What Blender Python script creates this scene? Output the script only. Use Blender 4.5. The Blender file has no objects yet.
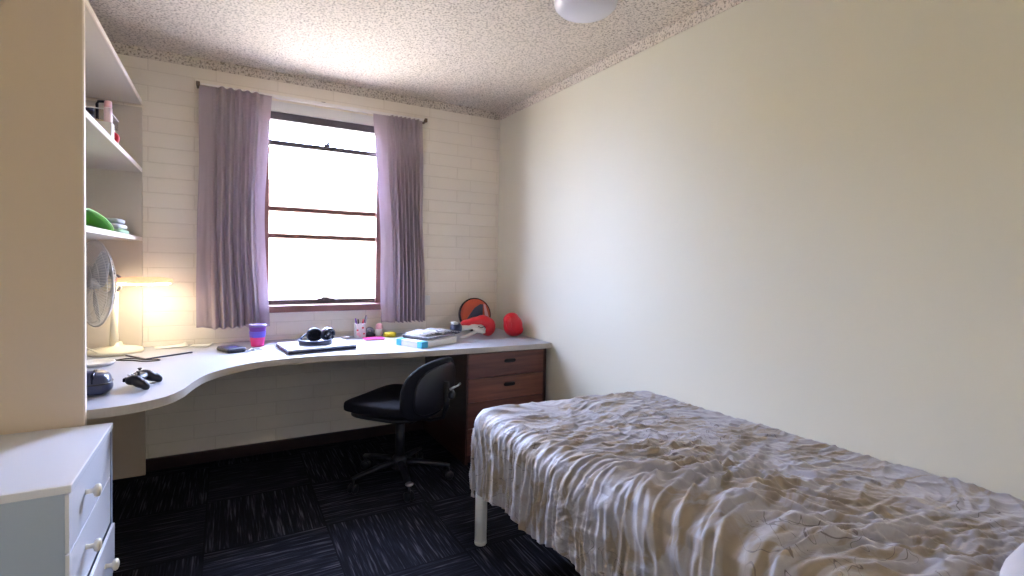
import bpy, bmesh, math, random
from mathutils import Vector, Matrix, noise, Euler
random.seed(7)
PI = math.pi
R = math.radians
sc = bpy.context.scene
COL = sc.collection

# ------------------------------------------------------------------ materials
def nodes(name):
    m = bpy.data.materials.new(name); m.use_nodes = True
    nt = m.node_tree; b = nt.nodes['Principled BSDF']
    return m, nt, b

def N(nt, t, **k):
    n = nt.nodes.new(t)
    for a, v in k.items():
        if a in n.inputs: n.inputs[a].default_value = v
        else: setattr(n, a, v)
    return n

def mat(name, col, rough=0.5, metal=0.0, bump=0.0, bscale=200, var=0.0, vscale=8, spec=None, trans=0, coat=0, alpha=None, sheen=0):
    m, nt, b = nodes(name)
    c = (*col, 1)
    b.inputs['Base Color'].default_value = c
    b.inputs['Roughness'].default_value = rough
    b.inputs['Metallic'].default_value = metal
    if spec is not None: b.inputs['Specular IOR Level'].default_value = spec
    if trans: b.inputs['Transmission Weight'].default_value = trans
    if coat: b.inputs['Coat Weight'].default_value = coat; b.inputs['Coat Roughness'].default_value = .08
    if alpha is not None: b.inputs['Alpha'].default_value = alpha
    if sheen: b.inputs['Sheen Weight'].default_value = sheen
    tc = N(nt, 'ShaderNodeTexCoord')
    if var:
        n = N(nt, 'ShaderNodeTexNoise', Scale=vscale, Detail=4.0)
        nt.links.new(tc.outputs['Object'], n.inputs['Vector'])
        r = N(nt, 'ShaderNodeMapRange'); r.inputs['From Min'].default_value = .3; r.inputs['From Max'].default_value = .7
        r.inputs['To Min'].default_value = 1 - var; r.inputs['To Max'].default_value = 1 + var * .5
        nt.links.new(n.outputs['Fac'], r.inputs['Value'])
        mx = N(nt, 'ShaderNodeMix', data_type='RGBA', blend_type='MULTIPLY')
        mx.inputs['Factor'].default_value = 1
        mx.inputs['A'].default_value = c
        nt.links.new(r.outputs['Result'], mx.inputs['B'])
        nt.links.new(mx.outputs['Result'], b.inputs['Base Color'])
    if bump:
        n = N(nt, 'ShaderNodeTexNoise', Scale=bscale, Detail=3.0)
        nt.links.new(tc.outputs['Object'], n.inputs['Vector'])
        bp = N(nt, 'ShaderNodeBump', Strength=bump, Distance=.004)
        nt.links.new(n.outputs['Fac'], bp.inputs['Height'])
        nt.links.new(bp.outputs['Normal'], b.inputs['Normal'])
    return m

def emis(name, col, s):
    m, nt, b = nodes(name)
    b.inputs['Base Color'].default_value = (*col, 1)
    b.inputs['Emission Color'].default_value = (*col, 1)
    b.inputs['Emission Strength'].default_value = s
    return m

def brick_mat():
    m, nt, b = nodes('painted_brick')
    g = N(nt, 'ShaderNodeNewGeometry'); s = N(nt, 'ShaderNodeSeparateXYZ'); nt.links.new(g.outputs['Position'], s.inputs[0])
    mp = N(nt, 'ShaderNodeCombineXYZ')
    ax = N(nt, 'ShaderNodeMath', operation='ADD'); ax.inputs[1].default_value = 2.288 + .34 * 20
    az = N(nt, 'ShaderNodeMath', operation='ADD'); az.inputs[1].default_value = -.932 + .0868 * 21
    nt.links.new(s.outputs['X'], ax.inputs[0]); nt.links.new(s.outputs['Z'], az.inputs[0])
    nt.links.new(ax.outputs[0], mp.inputs[0]); nt.links.new(az.outputs[0], mp.inputs[1])
    def br(mort, sm):
        t = N(nt, 'ShaderNodeTexBrick'); t.offset = .33; t.offset_frequency = 2
        t.inputs['Scale'].default_value = 1
        t.inputs['Brick Width'].default_value = .34; t.inputs['Row Height'].default_value = .0868
        t.inputs['Mortar Size'].default_value = mort; t.inputs['Mortar Smooth'].default_value = sm
        nt.links.new(mp.outputs[0], t.inputs['Vector'])
        return t
    t = br(.0040, .7)
    t.inputs['Color1'].default_value = (.91, .84, .73, 1); t.inputs['Color2'].default_value = (.89, .82, .71, 1)
    t.inputs['Mortar'].default_value = (.82, .75, .64, 1)
    nt.links.new(t.outputs['Color'], b.inputs['Base Color'])
    n = N(nt, 'ShaderNodeTexNoise', Scale=60.0, Detail=4.0); nt.links.new(g.outputs['Position'], n.inputs['Vector'])
    inv = N(nt, 'ShaderNodeMath', operation='MULTIPLY_ADD'); inv.inputs[1].default_value = -1.0; inv.inputs[2].default_value = 1.0
    nt.links.new(t.outputs['Fac'], inv.inputs[0])
    ad = N(nt, 'ShaderNodeMath', operation='MULTIPLY_ADD'); ad.inputs[1].default_value = .25
    nt.links.new(n.outputs['Fac'], ad.inputs[0]); nt.links.new(inv.outputs[0], ad.inputs[2])
    bp = N(nt, 'ShaderNodeBump', Strength=.45, Distance=.004)
    nt.links.new(ad.outputs[0], bp.inputs['Height']); nt.links.new(bp.outputs['Normal'], b.inputs['Normal'])
    b.inputs['Roughness'].default_value = .55
    return m

def popcorn_mat():
    m, nt, b = nodes('textured_plaster')
    g = N(nt, 'ShaderNodeNewGeometry')
    n = N(nt, 'ShaderNodeTexNoise', Scale=95.0, Detail=2.0, Roughness=.7)
    nt.links.new(g.outputs['Position'], n.inputs['Vector'])
    cr = N(nt, 'ShaderNodeValToRGB')
    cr.color_ramp.elements[0].position = .36; cr.color_ramp.elements[0].color = (.34, .285, .22, 1)
    cr.color_ramp.elements[1].position = .52; cr.color_ramp.elements[1].color = (.76, .68, .58, 1)
    nt.links.new(n.outputs['Fac'], cr.inputs['Fac']); nt.links.new(cr.outputs['Color'], b.inputs['Base Color'])
    bp = N(nt, 'ShaderNodeBump', Strength=.6, Distance=.004)
    nt.links.new(n.outputs['Fac'], bp.inputs['Height']); nt.links.new(bp.outputs['Normal'], b.inputs['Normal'])
    b.inputs['Roughness'].default_value = .9
    return m

def carpet_mat():
    m, nt, b = nodes('carpet_tiles')
    g = N(nt, 'ShaderNodeNewGeometry'); s = N(nt, 'ShaderNodeSeparateXYZ'); nt.links.new(g.outputs['Position'], s.inputs[0])
    def mth(op, a, bb=None, c=None):
        q = N(nt, 'ShaderNodeMath', operation=op)
        for i, v in enumerate((a, bb, c)):
            if v is None: continue
            if isinstance(v, (int, float)): q.inputs[i].default_value = v
            else: nt.links.new(v, q.inputs[i])
        return q.outputs[0]
    u = mth('MULTIPLY', mth('ADD', s.outputs['X'], 10 - .025), 2.0)   # tile corners at X = -1.475 + k/2
    v = mth('MULTIPLY', mth('ADD', s.outputs['Y'], 10 + .112), 2.0)
    iu, iv = mth('FLOOR', u), mth('FLOOR', v)
    par = mth('MODULO', mth('ADD', iu, iv), 2.0)
    def streak(sx, sy, off):
        cx = N(nt, 'ShaderNodeCombineXYZ')
        nt.links.new(mth('MULTIPLY', s.outputs['X'], sx), cx.inputs[0])
        nt.links.new(mth('MULTIPLY', s.outputs['Y'], sy), cx.inputs[1])
        nt.links.new(mth('MULTIPLY_ADD', iu, 3.7, mth('MULTIPLY', iv, 5.3)), cx.inputs[2])
        a = N(nt, 'ShaderNodeTexNoise', Scale=1.0, Detail=2.0, Roughness=.6)
        nt.links.new(cx.outputs[0], a.inputs['Vector'])
        return a.outputs['Fac']
    sa, sb = streak(125, 5, 0), streak(5, 125, 0)
    mx = N(nt, 'ShaderNodeMix', data_type='FLOAT')
    nt.links.new(par, mx.inputs['Factor']); nt.links.new(sa, mx.inputs['A']); nt.links.new(sb, mx.inputs['B'])
    cr = N(nt, 'ShaderNodeValToRGB'); e = cr.color_ramp.elements
    e[0].position = .44; e[0].color = (.0055, .0055, .009, 1)
    e[1].position = .70; e[1].color = (.085, .088, .11, 1)
    k = cr.color_ramp.elements.new(.57); k.color = (.015, .015, .024, 1)
    nt.links.new(mx.outputs['Result'], cr.inputs['Fac'])
    # seams
    fu, fv = mth('FRACT', u), mth('FRACT', v)
    du = mth('MINIMUM', fu, mth('SUBTRACT', 1.0, fu)); dv = mth('MINIMUM', fv, mth('SUBTRACT', 1.0, fv))
    seam = mth('GREATER_THAN', mth('MINIMUM', du, dv), .006)
    mm = N(nt, 'ShaderNodeMix', data_type='RGBA', blend_type='MIX'); mm.inputs['A'].default_value = (.004, .004, .007, 1)
    nt.links.new(seam, mm.inputs['Factor']); nt.links.new(cr.outputs['Color'], mm.inputs['B'])
    nt.links.new(mm.outputs['Result'], b.inputs['Base Color'])
    n = N(nt, 'ShaderNodeTexNoise', Scale=500.0); nt.links.new(g.outputs['Position'], n.inputs['Vector'])
    bp = N(nt, 'ShaderNodeBump', Strength=.5, Distance=.003)
    nt.links.new(n.outputs['Fac'], bp.inputs['Height']); nt.links.new(bp.outputs['Normal'], b.inputs['Normal'])
    b.inputs['Roughness'].default_value = .95; b.inputs['Specular IOR Level'].default_value = .15
    return m

def wood_mat(name, c1, c2, axis='X', rough=.35):
    m, nt, b = nodes(name)
    tc = N(nt, 'ShaderNodeNewGeometry')
    mp = N(nt, 'ShaderNodeMapping'); mp.inputs['Scale'].default_value = (2, 2, 30) if axis == 'X' else (30, 30, 2)
    nt.links.new(tc.outputs['Position'], mp.inputs['Vector'])
    n = N(nt, 'ShaderNodeTexNoise', Scale=1.5, Detail=6.0, Roughness=.6); nt.links.new(mp.outputs[0], n.inputs['Vector'])
    cr = N(nt, 'ShaderNodeValToRGB')
    cr.color_ramp.elements[0].position = .3; cr.color_ramp.elements[0].color = (*c1, 1)
    cr.color_ramp.elements[1].position = .7; cr.color_ramp.elements[1].color = (*c2, 1)
    nt.links.new(n.outputs['Fac'], cr.inputs['Fac']); nt.links.new(cr.outputs['Color'], b.inputs['Base Color'])
    b.inputs['Roughness'].default_value = rough
    return m

def cover_mat():
    """cream satin, printed with broad tan strokes and a fine dark line drawing"""
    m, nt, b = nodes('satin_cover')
    tc = N(nt, 'ShaderNodeTexCoord')
    def noise_(sc_, scale, det=2.0, dist=0.0, off=(0, 0, 0)):
        mp = N(nt, 'ShaderNodeMapping'); mp.inputs['Scale'].default_value = sc_; mp.inputs['Location'].default_value = off
        nt.links.new(tc.outputs['UV'], mp.inputs['Vector'])
        n = N(nt, 'ShaderNodeTexNoise', Scale=scale, Detail=det, Distortion=dist)
        nt.links.new(mp.outputs[0], n.inputs['Vector']); return n.outputs['Fac']
    def rng(v, a, c, lo=0.0, hi=1.0):
        r = N(nt, 'ShaderNodeMapRange'); r.interpolation_type = 'SMOOTHSTEP'
        for k, x in (('From Min', a), ('From Max', c), ('To Min', lo), ('To Max', hi)): r.inputs[k].default_value = x
        nt.links.new(v, r.inputs['Value']); return r.outputs['Result']
    def mth(op, a, bb):
        q = N(nt, 'ShaderNodeMath', operation=op)
        for i, v in enumerate((a, bb)):
            if isinstance(v, (int, float)): q.inputs[i].default_value = v
            else: nt.links.new(v, q.inputs[i])
        return q.outputs[0]
    def mix(f, a, c):
        q = N(nt, 'ShaderNodeMix', data_type='RGBA')
        nt.links.new(f, q.inputs['Factor'])
        for k, v in (('A', a), ('B', c)):
            if isinstance(v, tuple): q.inputs[k].default_value = v
            else: nt.links.new(v, q.inputs[k])
        return q.outputs['Result']
    tan = rng(noise_((2.6, 1.0, 1), 4.2, 4.0, 1.2), .50, .60)
    c = mix(tan, COVER_A, COVER_B)
    ln = noise_((1, 1, 1), 3.1, 1.0, 2.2, (3.1, 1.7, 0))
    line = mth('LESS_THAN', mth('ABSOLUTE', mth('SUBTRACT', ln, .5), 0.0), .0040)
    ln2 = noise_((1, 1, 1), 5.3, 0.5, 3.0, (7.3, 4.1, 0))
    line2 = mth('LESS_THAN', mth('ABSOLUTE', mth('SUBTRACT', ln2, .46), 0.0), .0042)
    gate = rng(noise_((1, 1, 1), 2.3, 0.0, 0.0, (1.2, 9.2, 0)), .52, .60)
    f = mth('MULTIPLY', mth('MAXIMUM', line, line2), gate)
    f = mth('MULTIPLY', f, .7)
    c = mix(f, c, (.08, .055, .05, 1))
    nt.links.new(c, b.inputs['Base Color'])
    n = noise_((1, 1, 1), 60, 4.0, .6)
    bp = N(nt, 'ShaderNodeBump', Strength=.35, Distance=.004)
    nt.links.new(n, bp.inputs['Height']); nt.links.new(bp.outputs['Normal'], b.inputs['Normal'])
    b.inputs['Roughness'].default_value = .55
    b.inputs['Specular IOR Level'].default_value = .4
    b.inputs['Sheen Weight'].default_value = .25
    return m

COVER_A = (.38, .365, .395, 1)
COVER_B = (.30, .245, .19, 1)

def curtain_mat():
    m, nt, b = nodes('mauve_curtain')
    b.inputs['Base Color'].default_value = (.56, .475, .49, 1)
    b.inputs['Roughness'].default_value = .8; b.inputs['Sheen Weight'].default_value = .2
    tr = N(nt, 'ShaderNodeBsdfTranslucent'); tr.inputs['Color'].default_value = (.64, .545, .63, 1)
    mx = N(nt, 'ShaderNodeMixShader'); mx.inputs[0].default_value = .36
    out = nt.nodes['Material Output']
    nt.links.new(b.outputs[0], mx.inputs[1]); nt.links.new(tr.outputs[0], mx.inputs[2]); nt.links.new(mx.outputs[0], out.inputs[0])
    tc = N(nt, 'ShaderNodeTexCoord')
    n = N(nt, 'ShaderNodeTexNoise', Scale=14.0, Detail=4.0, Distortion=.8); nt.links.new(tc.outputs['Object'], n.inputs['Vector'])
    bp = N(nt, 'ShaderNodeBump', Strength=.35, Distance=.012)
    nt.links.new(n.outputs['Fac'], bp.inputs['Height']); nt.links.new(bp.outputs['Normal'], b.inputs['Normal'])
    return m

def pane_mat(name='clear_glass', tint=(1, 1, 1), gl=.5):
    m = bpy.data.materials.new(name); m.use_nodes = True; nt = m.node_tree
    nt.nodes.remove(nt.nodes['Principled BSDF'])
    t = N(nt, 'ShaderNodeBsdfTransparent'); t.inputs[0].default_value = (*tint, 1)
    g = N(nt, 'ShaderNodeBsdfGlossy'); g.inputs['Roughness'].default_value = .02
    fr = N(nt, 'ShaderNodeFresnel'); fr.inputs[0].default_value = 1.45
    mx = N(nt, 'ShaderNodeMixShader')
    ge = N(nt, 'ShaderNodeNewGeometry'); sb = N(nt, 'ShaderNodeMath', operation='SUBTRACT'); sb.inputs[0].default_value = 1
    ml = N(nt, 'ShaderNodeMath', operation='MULTIPLY')
    nt.links.new(ge.outputs['Backfacing'], sb.inputs[1]); nt.links.new(sb.outputs[0], ml.inputs[0]); nt.links.new(fr.outputs[0], ml.inputs[1])
    nt.links.new(ml.outputs[0], mx.inputs[0]); nt.links.new(t.outputs[0], mx.inputs[1]); nt.links.new(g.outputs[0], mx.inputs[2])
    nt.links.new(mx.outputs[0], nt.nodes['Material Output'].inputs[0])
    return m

M = dict(
    brick=brick_mat(), popcorn=popcorn_mat(), carpet=carpet_mat(),
    wall=mat('cream_paint', (.76, .73, .60), .6, bump=.12, bscale=18),
    skirt=wood_mat('dark_skirting', (.014, .007, .008), (.03, .014, .014)),
    laminate=mat('cream_laminate', (.66, .55, .44), .42, bump=.04, bscale=90),
    shelf=mat('pale_shelf_board', (.66, .60, .52), .45),
    edge=mat('shelf_edging', (.86, .76, .68), .4),
    desktop=mat('white_desktop', (.44, .455, .51), .45, bump=.02, spec=.3),
    deskedge=mat('grey_edge_band', (.50, .46, .41), .5),
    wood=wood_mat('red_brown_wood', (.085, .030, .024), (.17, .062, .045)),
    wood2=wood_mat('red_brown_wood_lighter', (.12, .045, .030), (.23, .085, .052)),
    wooddark=wood_mat('shaded_side_wood', (.035, .012, .010), (.06, .022, .016)),  # pedestal carcass: shadow on its left side put into a darker wood colour
    dark=mat('dark_gap', (.006, .005, .005), .8),
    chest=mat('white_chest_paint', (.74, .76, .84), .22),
    chestshade=mat('shaded_chest_side', (.38, .46, .61), .35),  # white side made blue-grey: its shade is put into the colour
    knob=mat('cream_knob', (.78, .72, .60), .3),
    curtain=curtain_mat(), white=mat('white_plastic', (.8, .79, .77), .4),
    rail=mat('white_rail', (.92, .88, .84), .35),
    brass=mat('dull_bracket', (.22, .15, .10), .45, .6),
    winwood=mat('stained_window_wood', (.23, .10, .085), .4, var=.2),
    winmetal=mat('dark_window_bar', (.10, .085, .10), .4),
    lintel=mat('plaster_lintel', (.74, .68, .60), .7),
    glass=pane_mat(),
    blk=mat('black_fabric', (.0075, .0075, .013), .85, bump=.3, bscale=400, spec=.25),
    blkp=mat('black_plastic', (.011, .011, .017), .38),
    blkg=mat('glossy_black', (.012, .014, .028), .16),
    steel=mat('steel', (.55, .55, .58), .28, 1),
    leg=mat('white_leg_enamel', (.84, .86, .90), .3),
    matt=mat('mattress_ticking', (.55, .52, .50), .9),
    cover=cover_mat(), pillow=mat('white_pillowcase', (.66, .63, .66), .8, bump=.5, bscale=14),
    globe=mat('opal_glass', (.72, .72, .80), .3, coat=.3),
    fanw=mat('fan_cream_plastic', (.84, .78, .62), .35),
    fanwire=mat('fan_guard_wire', (.62, .62, .60), .35, .3),
    blade=mat('fan_blade', (.60, .62, .64), .25),
    red=mat('red_glove_vinyl', (.62, .012, .025), .33, bump=.12, bscale=30),
    wht=mat('white_vinyl', (.75, .72, .68), .45),
    orange=mat('orange_vinyl', (.62, .10, .045), .45),
    pink=mat('hot_pink', (.85, .05, .28), .4), purple=mat('purple_plastic', (.17, .04, .34), .35),
    violet=mat('violet_band', (.15, .11, .62), .4),
    palepink=mat('pale_pink_plastic', (.86, .50, .54), .35), yellow=mat('yellow_plastic', (.80, .62, .03), .4),
    paper=mat('paper', (.80, .79, .76), .8), cyan=mat('cyan_corner', (.08, .48, .68), .45),
    green=mat('bright_green_plastic', (.10, .50, .015), .35), silver=mat('brushed_aluminium', (.50, .51, .56), .45, .4),
    navy=mat('navy_shell', (.02, .028, .075), .28), clear=pane_mat('clear_plastic', (.86, .86, .88)),
    tan=mat('kraft_card', (.62, .50, .30), .7), grey=mat('grey_print', (.25, .25, .29), .6),
    ext=mat('far_render_wall', (.85, .84, .80), .9), extwin=mat('far_dark_glass', (.52, .53, .55), .2),
    ground=mat('pale_concrete', (.50, .48, .44), .9, var=.1, vscale=1),
)

def zebra_mat():
    m, nt, b = nodes('black_white_patterned_print')
    tc = N(nt, 'ShaderNodeTexCoord')
    w = N(nt, 'ShaderNodeTexWave', Scale=14.0, Distortion=6.0); w.inputs['Detail'].default_value = 2
    nt.links.new(tc.outputs['Object'], w.inputs['Vector'])
    cr = N(nt, 'ShaderNodeValToRGB'); cr.color_ramp.interpolation = 'CONSTANT'
    cr.color_ramp.elements[0].color = (.16, .16, .20, 1); cr.color_ramp.elements[1].position = .34; cr.color_ramp.elements[1].color = (.72, .72, .74, 1)
    nt.links.new(w.outputs['Fac'], cr.inputs['Fac']); nt.links.new(cr.outputs['Color'], b.inputs['Base Color'])
    b.inputs['Roughness'].default_value = .4
    return m
M['zebra'] = zebra_mat()

# ------------------------------------------------------------------ mesh helpers
def link(name, me, m=None, parent=None, smooth=False, mods=()):
    o = bpy.data.objects.new(name, me); COL.objects.link(o)
    if m is not None:
        for q in (m if isinstance(m, (list, tuple)) else [m]): me.materials.append(q)
    if parent: o.parent = parent
    if smooth:
        for p in me.polygons: p.use_smooth = True
    return o

def fin(name, bm, m, parent=None, smooth=False, loc=None):
    me = bpy.data.meshes.new(name)
    bmesh.ops.recalc_face_normals(bm, faces=bm.faces)
    bm.to_mesh(me); bm.free()
    o = link(name, me, m, parent, smooth)
    if loc: o.location = loc
    return o

def box(bm, x0, x1, y0, y1, z0, z1, bev=0.0, seg=2, mi=0, mtx=None):
    vs = [bm.verts.new((x, y, z)) for x in (x0, x1) for y in (y0, y1) for z in (z0, z1)]
    idx = [(0, 1, 3, 2), (4, 6, 7, 5), (0, 4, 5, 1), (2, 3, 7, 6), (0, 2, 6, 4), (1, 5, 7, 3)]
    fs = [bm.faces.new([vs[i] for i in f]) for f in idx]
    for f in fs: f.material_index = mi
    if bev:
        es = list({e for f in fs for e in f.edges})
        r = bmesh.ops.bevel(bm, geom=es, offset=bev, segments=seg, affect='EDGES', profile=.5)
        vs = list({v for f in r['faces'] for v in f.verts} | {v for v in vs if v.is_valid})
        for f in r['faces']: f.material_index = mi
    if mtx is not None:
        bmesh.ops.transform(bm, matrix=mtx, verts=[v for v in vs if v.is_valid])
    return vs

def boxo(name, dims, m, parent=None, bev=.0, loc=None, seg=2):
    bm = bmesh.new(); box(bm, *dims, bev=bev, seg=seg)
    return fin(name, bm, m, parent, loc=loc)

def lathe(bm, prof, n=32, mtx=None, mi=0):
    rings = []
    for r, z in prof:
        if r < 1e-6: rings.append([bm.verts.new((0, 0, z))])
        else: rings.append([bm.verts.new((r * math.cos(2 * PI * i / n), r * math.sin(2 * PI * i / n), z)) for i in range(n)])
    for a, b_ in zip(rings, rings[1:]):
        for i in range(n):
            j = (i + 1) % n
            if len(a) == 1 and len(b_) == 1: continue
            if len(a) == 1: f = bm.faces.new((a[0], b_[j], b_[i]))
            elif len(b_) == 1: f = bm.faces.new((a[i], a[j], b_[0]))
            else: f = bm.faces.new((a[i], a[j], b_[j], b_[i]))
            f.material_index = mi; f.smooth = True
    if mtx is not None: bmesh.ops.transform(bm, matrix=mtx, verts=[v for r in rings for v in r])
    return rings

def tube(bm, pts, r, n=8, closed=False, mi=0, flat=1.0):
    pts = [Vector(p) for p in pts]; L = len(pts); rings = []
    up = Vector((0, 0, 1))
    for i, p in enumerate(pts):
        if closed: t = pts[(i + 1) % L] - pts[i - 1]
        else: t = pts[min(i + 1, L - 1)] - pts[max(i - 1, 0)]
        t.normalize()
        a = up if abs(t.dot(up)) < .95 else Vector((1, 0, 0))
        s = t.cross(a).normalized(); u = s.cross(t)
        rr = r[i] if isinstance(r, (list, tuple)) else r
        rings.append([bm.verts.new(p + s * rr * math.cos(2 * PI * k / n) + u * rr * flat * math.sin(2 * PI * k / n)) for k in range(n)])
    m_ = L if closed else L - 1
    for i in range(m_):
        A, B = rings[i], rings[(i + 1) % L]
        for k in range(n):
            f = bm.faces.new((A[k], A[(k + 1) % n], B[(k + 1) % n], B[k])); f.smooth = True; f.material_index = mi
    if not closed:
        for q in (rings[0][::-1], rings[-1]):
            f = bm.faces.new(q); f.material_index = mi

def tubeo(name, pts, r, m, parent=None, n=8, closed=False, flat=1.0):
    bm = bmesh.new(); tube(bm, pts, r, n, closed, flat=flat); return fin(name, bm, m, parent)

def latheo(name, prof, m, parent=None, n=32, mtx=None, loc=None):
    bm = bmesh.new(); lathe(bm, prof, n, mtx); return fin(name, bm, m, parent, loc=loc)

def superell(bm, a, b_, c, e1=.5, e2=.5, nu=40, nv=20, f=None, mi=0):
    sp = lambda v, e: math.copysign(abs(v) ** e, v)
    prof = []
    rings = []
    for i in range(nv + 1):
        ph = -PI / 2 + PI * i / nv
        if i in (0, nv): pts = [(0, 0, c * sp(math.sin(ph), e1))]
        else: pts = [(a * sp(math.cos(ph), e1) * sp(math.cos(t), e2), b_ * sp(math.cos(ph), e1) * sp(math.sin(t), e2), c * sp(math.sin(ph), e1)) for t in (2 * PI * k / nu for k in range(nu))]
        rings.append([bm.verts.new(f(Vector(p)) if f else p) for p in pts])
    for A, B in zip(rings, rings[1:]):
        for i in range(nu):
            j = (i + 1) % nu
            if len(A) == 1: q = (A[0], B[j], B[i])
            elif len(B) == 1: q = (A[i], A[j], B[0])
            else: q = (A[i], A[j], B[j], B[i])
            fc = bm.faces.new(q); fc.smooth = True; fc.material_index = mi

def seo(name, a, b_, c, m, parent=None, e1=.5, e2=.5, f=None, loc=None, nu=40, nv=20):
    bm = bmesh.new(); superell(bm, a, b_, c, e1, e2, nu, nv, f); return fin(name, bm, m, parent, loc=loc)

def prism(bm, pts, z0, z1, mtop=0, mside=0):
    a = [bm.verts.new((x, y, z0)) for x, y in pts]; b_ = [bm.verts.new((x, y, z1)) for x, y in pts]
    f = bm.faces.new(b_); f.material_index = mtop
    f = bm.faces.new(a[::-1]); f.material_index = mside
    n = len(pts)
    for i in range(n):
        f = bm.faces.new((a[i], a[(i + 1) % n], b_[(i + 1) % n], b_[i])); f.material_index = mside

def blobs(name, parts, m, parent=None, voxel=.006, smooth_it=6, loc=None, rot=None):
    """parts: (centre, radii, euler) ellipsoids fused into one skin"""
    bm = bmesh.new()
    for c, r, e in parts:
        mt = Matrix.Translation(c) @ Euler(e).to_matrix().to_4x4() @ Matrix.Diagonal((*r, 1))
        bmesh.ops.create_icosphere(bm, subdivisions=3, radius=1, matrix=mt)
    me = bpy.data.meshes.new(name); bm.to_mesh(me); bm.free()
    t = bpy.data.objects.new('tmp', me); COL.objects.link(t)
    q = t.modifiers.new('r', 'REMESH'); q.mode = 'VOXEL'; q.voxel_size = voxel
    s = t.modifiers.new('s', 'SMOOTH'); s.factor = .5; s.iterations = smooth_it
    dg = bpy.context.evaluated_depsgraph_get(); dg.update()
    me2 = bpy.data.meshes.new_from_object(t.evaluated_get(dg))
    bpy.data.objects.remove(t); me2.name = name
    o = link(name, me2, m, parent, True)
    if loc: o.location = loc
    if rot: o.rotation_euler = rot
    return o

def tag(o, label, cat, group=None, kind=None):
    o['label'] = label; o['category'] = cat
    if group: o['group'] = group
    if kind: o['kind'] = kind
    return o

def thing(name, label, cat, loc=(0, 0, 0), rz=0, group=None):
    o = bpy.data.objects.new(name, None); COL.objects.link(o); o.empty_display_size = .05
    o.location = loc; o.rotation_euler = (0, 0, rz)
    return tag(o, label, cat, group)

def struct(o):
    o['kind'] = 'structure'; return o

# ------------------------------------------------------------------ the room
XL, YN, H = -2.80, -5.20, 2.44        # left wall, open rear end, ceiling height; X=0 right wall, Y=0 window wall
struct(boxo('floor', (XL - .1, .1, YN, .12, -.1, 0), M['carpet']))
struct(boxo('ceiling', (XL - .1, .1, YN, .12, H, H + .1), M['popcorn']))
struct(boxo('wall_right', (0, .12, YN, .12, 0, H), M['wall']))
struct(boxo('wall_left', (XL - .12, XL, YN, .12, 0, H), M['wall']))
# rear wall left out behind the camera to let in fill light
WX0, WX1, WZ0, WZ1 = -1.70, -.905, .915, 2.255    # window opening
bm = bmesh.new()
T = .06
box(bm, XL - .1, WX0, 0, T, 0, H); box(bm, WX1, .1, 0, T, 0, H)
box(bm, WX0, WX1, 0, T, 0, WZ0); box(bm, WX0, WX1, 0, T, WZ1, H)
bmesh.ops.remove_doubles(bm, verts=bm.verts, dist=1e-5)
struct(fin('wall_far', bm, M['brick']))

# cornices: shallow chamfer in the same sprayed finish as the ceiling
def cornice(name, far):
    bm = bmesh.new(); h, d = .055, .014
    pr = [(0, H), (0, H - h), (d * .35, H - h), (d, H - .012), (d, H)]
    ends = []
    for t in ((XL, 0) if far else (YN, 0)):
        ends.append([bm.verts.new((t, -p[0], p[1]) if far else (-p[0], t, p[1])) for p in pr])
    for i in range(len(pr)):
        j = (i + 1) % len(pr); bm.faces.new((ends[0][i], ends[0][j], ends[1][j], ends[1][i]))
    bm.faces.new(ends[0]); bm.faces.new(ends[1][::-1])
    struct(fin(name, bm, M['popcorn']))
cornice('trim_1', True); cornice('trim_2', False)
struct(boxo('baseboard_far', (XL, 0, -.016, 0, 0, .072), M['skirt'], bev=.003))
struct(boxo('baseboard_right', (-.016, 0, YN, -.016, 0, .072), M['skirt'], bev=.003))

# window
w = bpy.data.objects.new('window_1', None); COL.objects.link(w); w.location = ((WX0 + WX1) / 2, .025, WZ0); struct(w)
wx = (WX1 - WX0) / 2; wh = WZ1 - WZ0
bm = bmesh.new()
box(bm, -wx, -wx + .045, -.03, .04, 0, wh - .03, .003); box(bm, wx - .066, wx, -.03, .03, 0, wh - .03, .003)
fin('window_jamb', bm, M['winwood'], w)
boxo('window_head', (-wx, wx, -.03, .05, 2.143 - WZ0, 2.192 - WZ0), M['winmetal'], w, .003)
boxo('head_filler', (-wx, wx, -.045, .03, 2.192 - WZ0, wh), M['white'], w)
boxo('window_sill', (-wx + .035, wx + .01, -.080, .03, -.004, .040), M['winwood'], w, .006)
def z_(v): return v - WZ0
rails = [(2.003, .030), (1.579, .030), (1.404, .030), (.972, .030)]
for i, (zz, hh) in enumerate(rails):
    s = boxo('sash_rail', (-wx + .045, wx - .066, -.002, .035, z_(zz) - hh / 2, z_(zz) + hh / 2), M['winmetal'] if i in (0, 3) else M['winwood'], w, .002)
bm = bmesh.new(); box(bm, -.02, .02, -.014, .004, z_(2.010), z_(2.030), .003); box(bm, -.006, .012, -.022, -.008, z_(2.018), z_(2.045), .003)
fin('sash_latch', bm, M['winmetal'], w)
bm = bmesh.new(); box(bm, -.055, .055, -.018, .0, z_(.980), z_(.995), .004); box(bm, -.03, .02, -.03, -.012, z_(.990), z_(1.005), .004)
fin('sash_latch', bm, M['winmetal'], w)
for a, b_ in ((2.014, 2.145), (1.589, 1.992), (1.414, 1.569), (.985, 1.394)):
    boxo('pane', (-wx + .045, wx - .066, .014, .018, z_(a), z_(b_)), M['glass'], w)

# power outlet on the wall
sw = thing('power_outlet', 'small white outlet plate on the painted brick wall beside the right-hand curtain', 'outlet', (-.585, -.001, .965))
boxo('face_plate', (-.022, .022, -.007, 0, -.035, .035), M['white'], sw, .002)
boxo('switch', (-.006, .006, -.010, -.006, .006, .022), M['white'], sw, .001)

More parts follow.
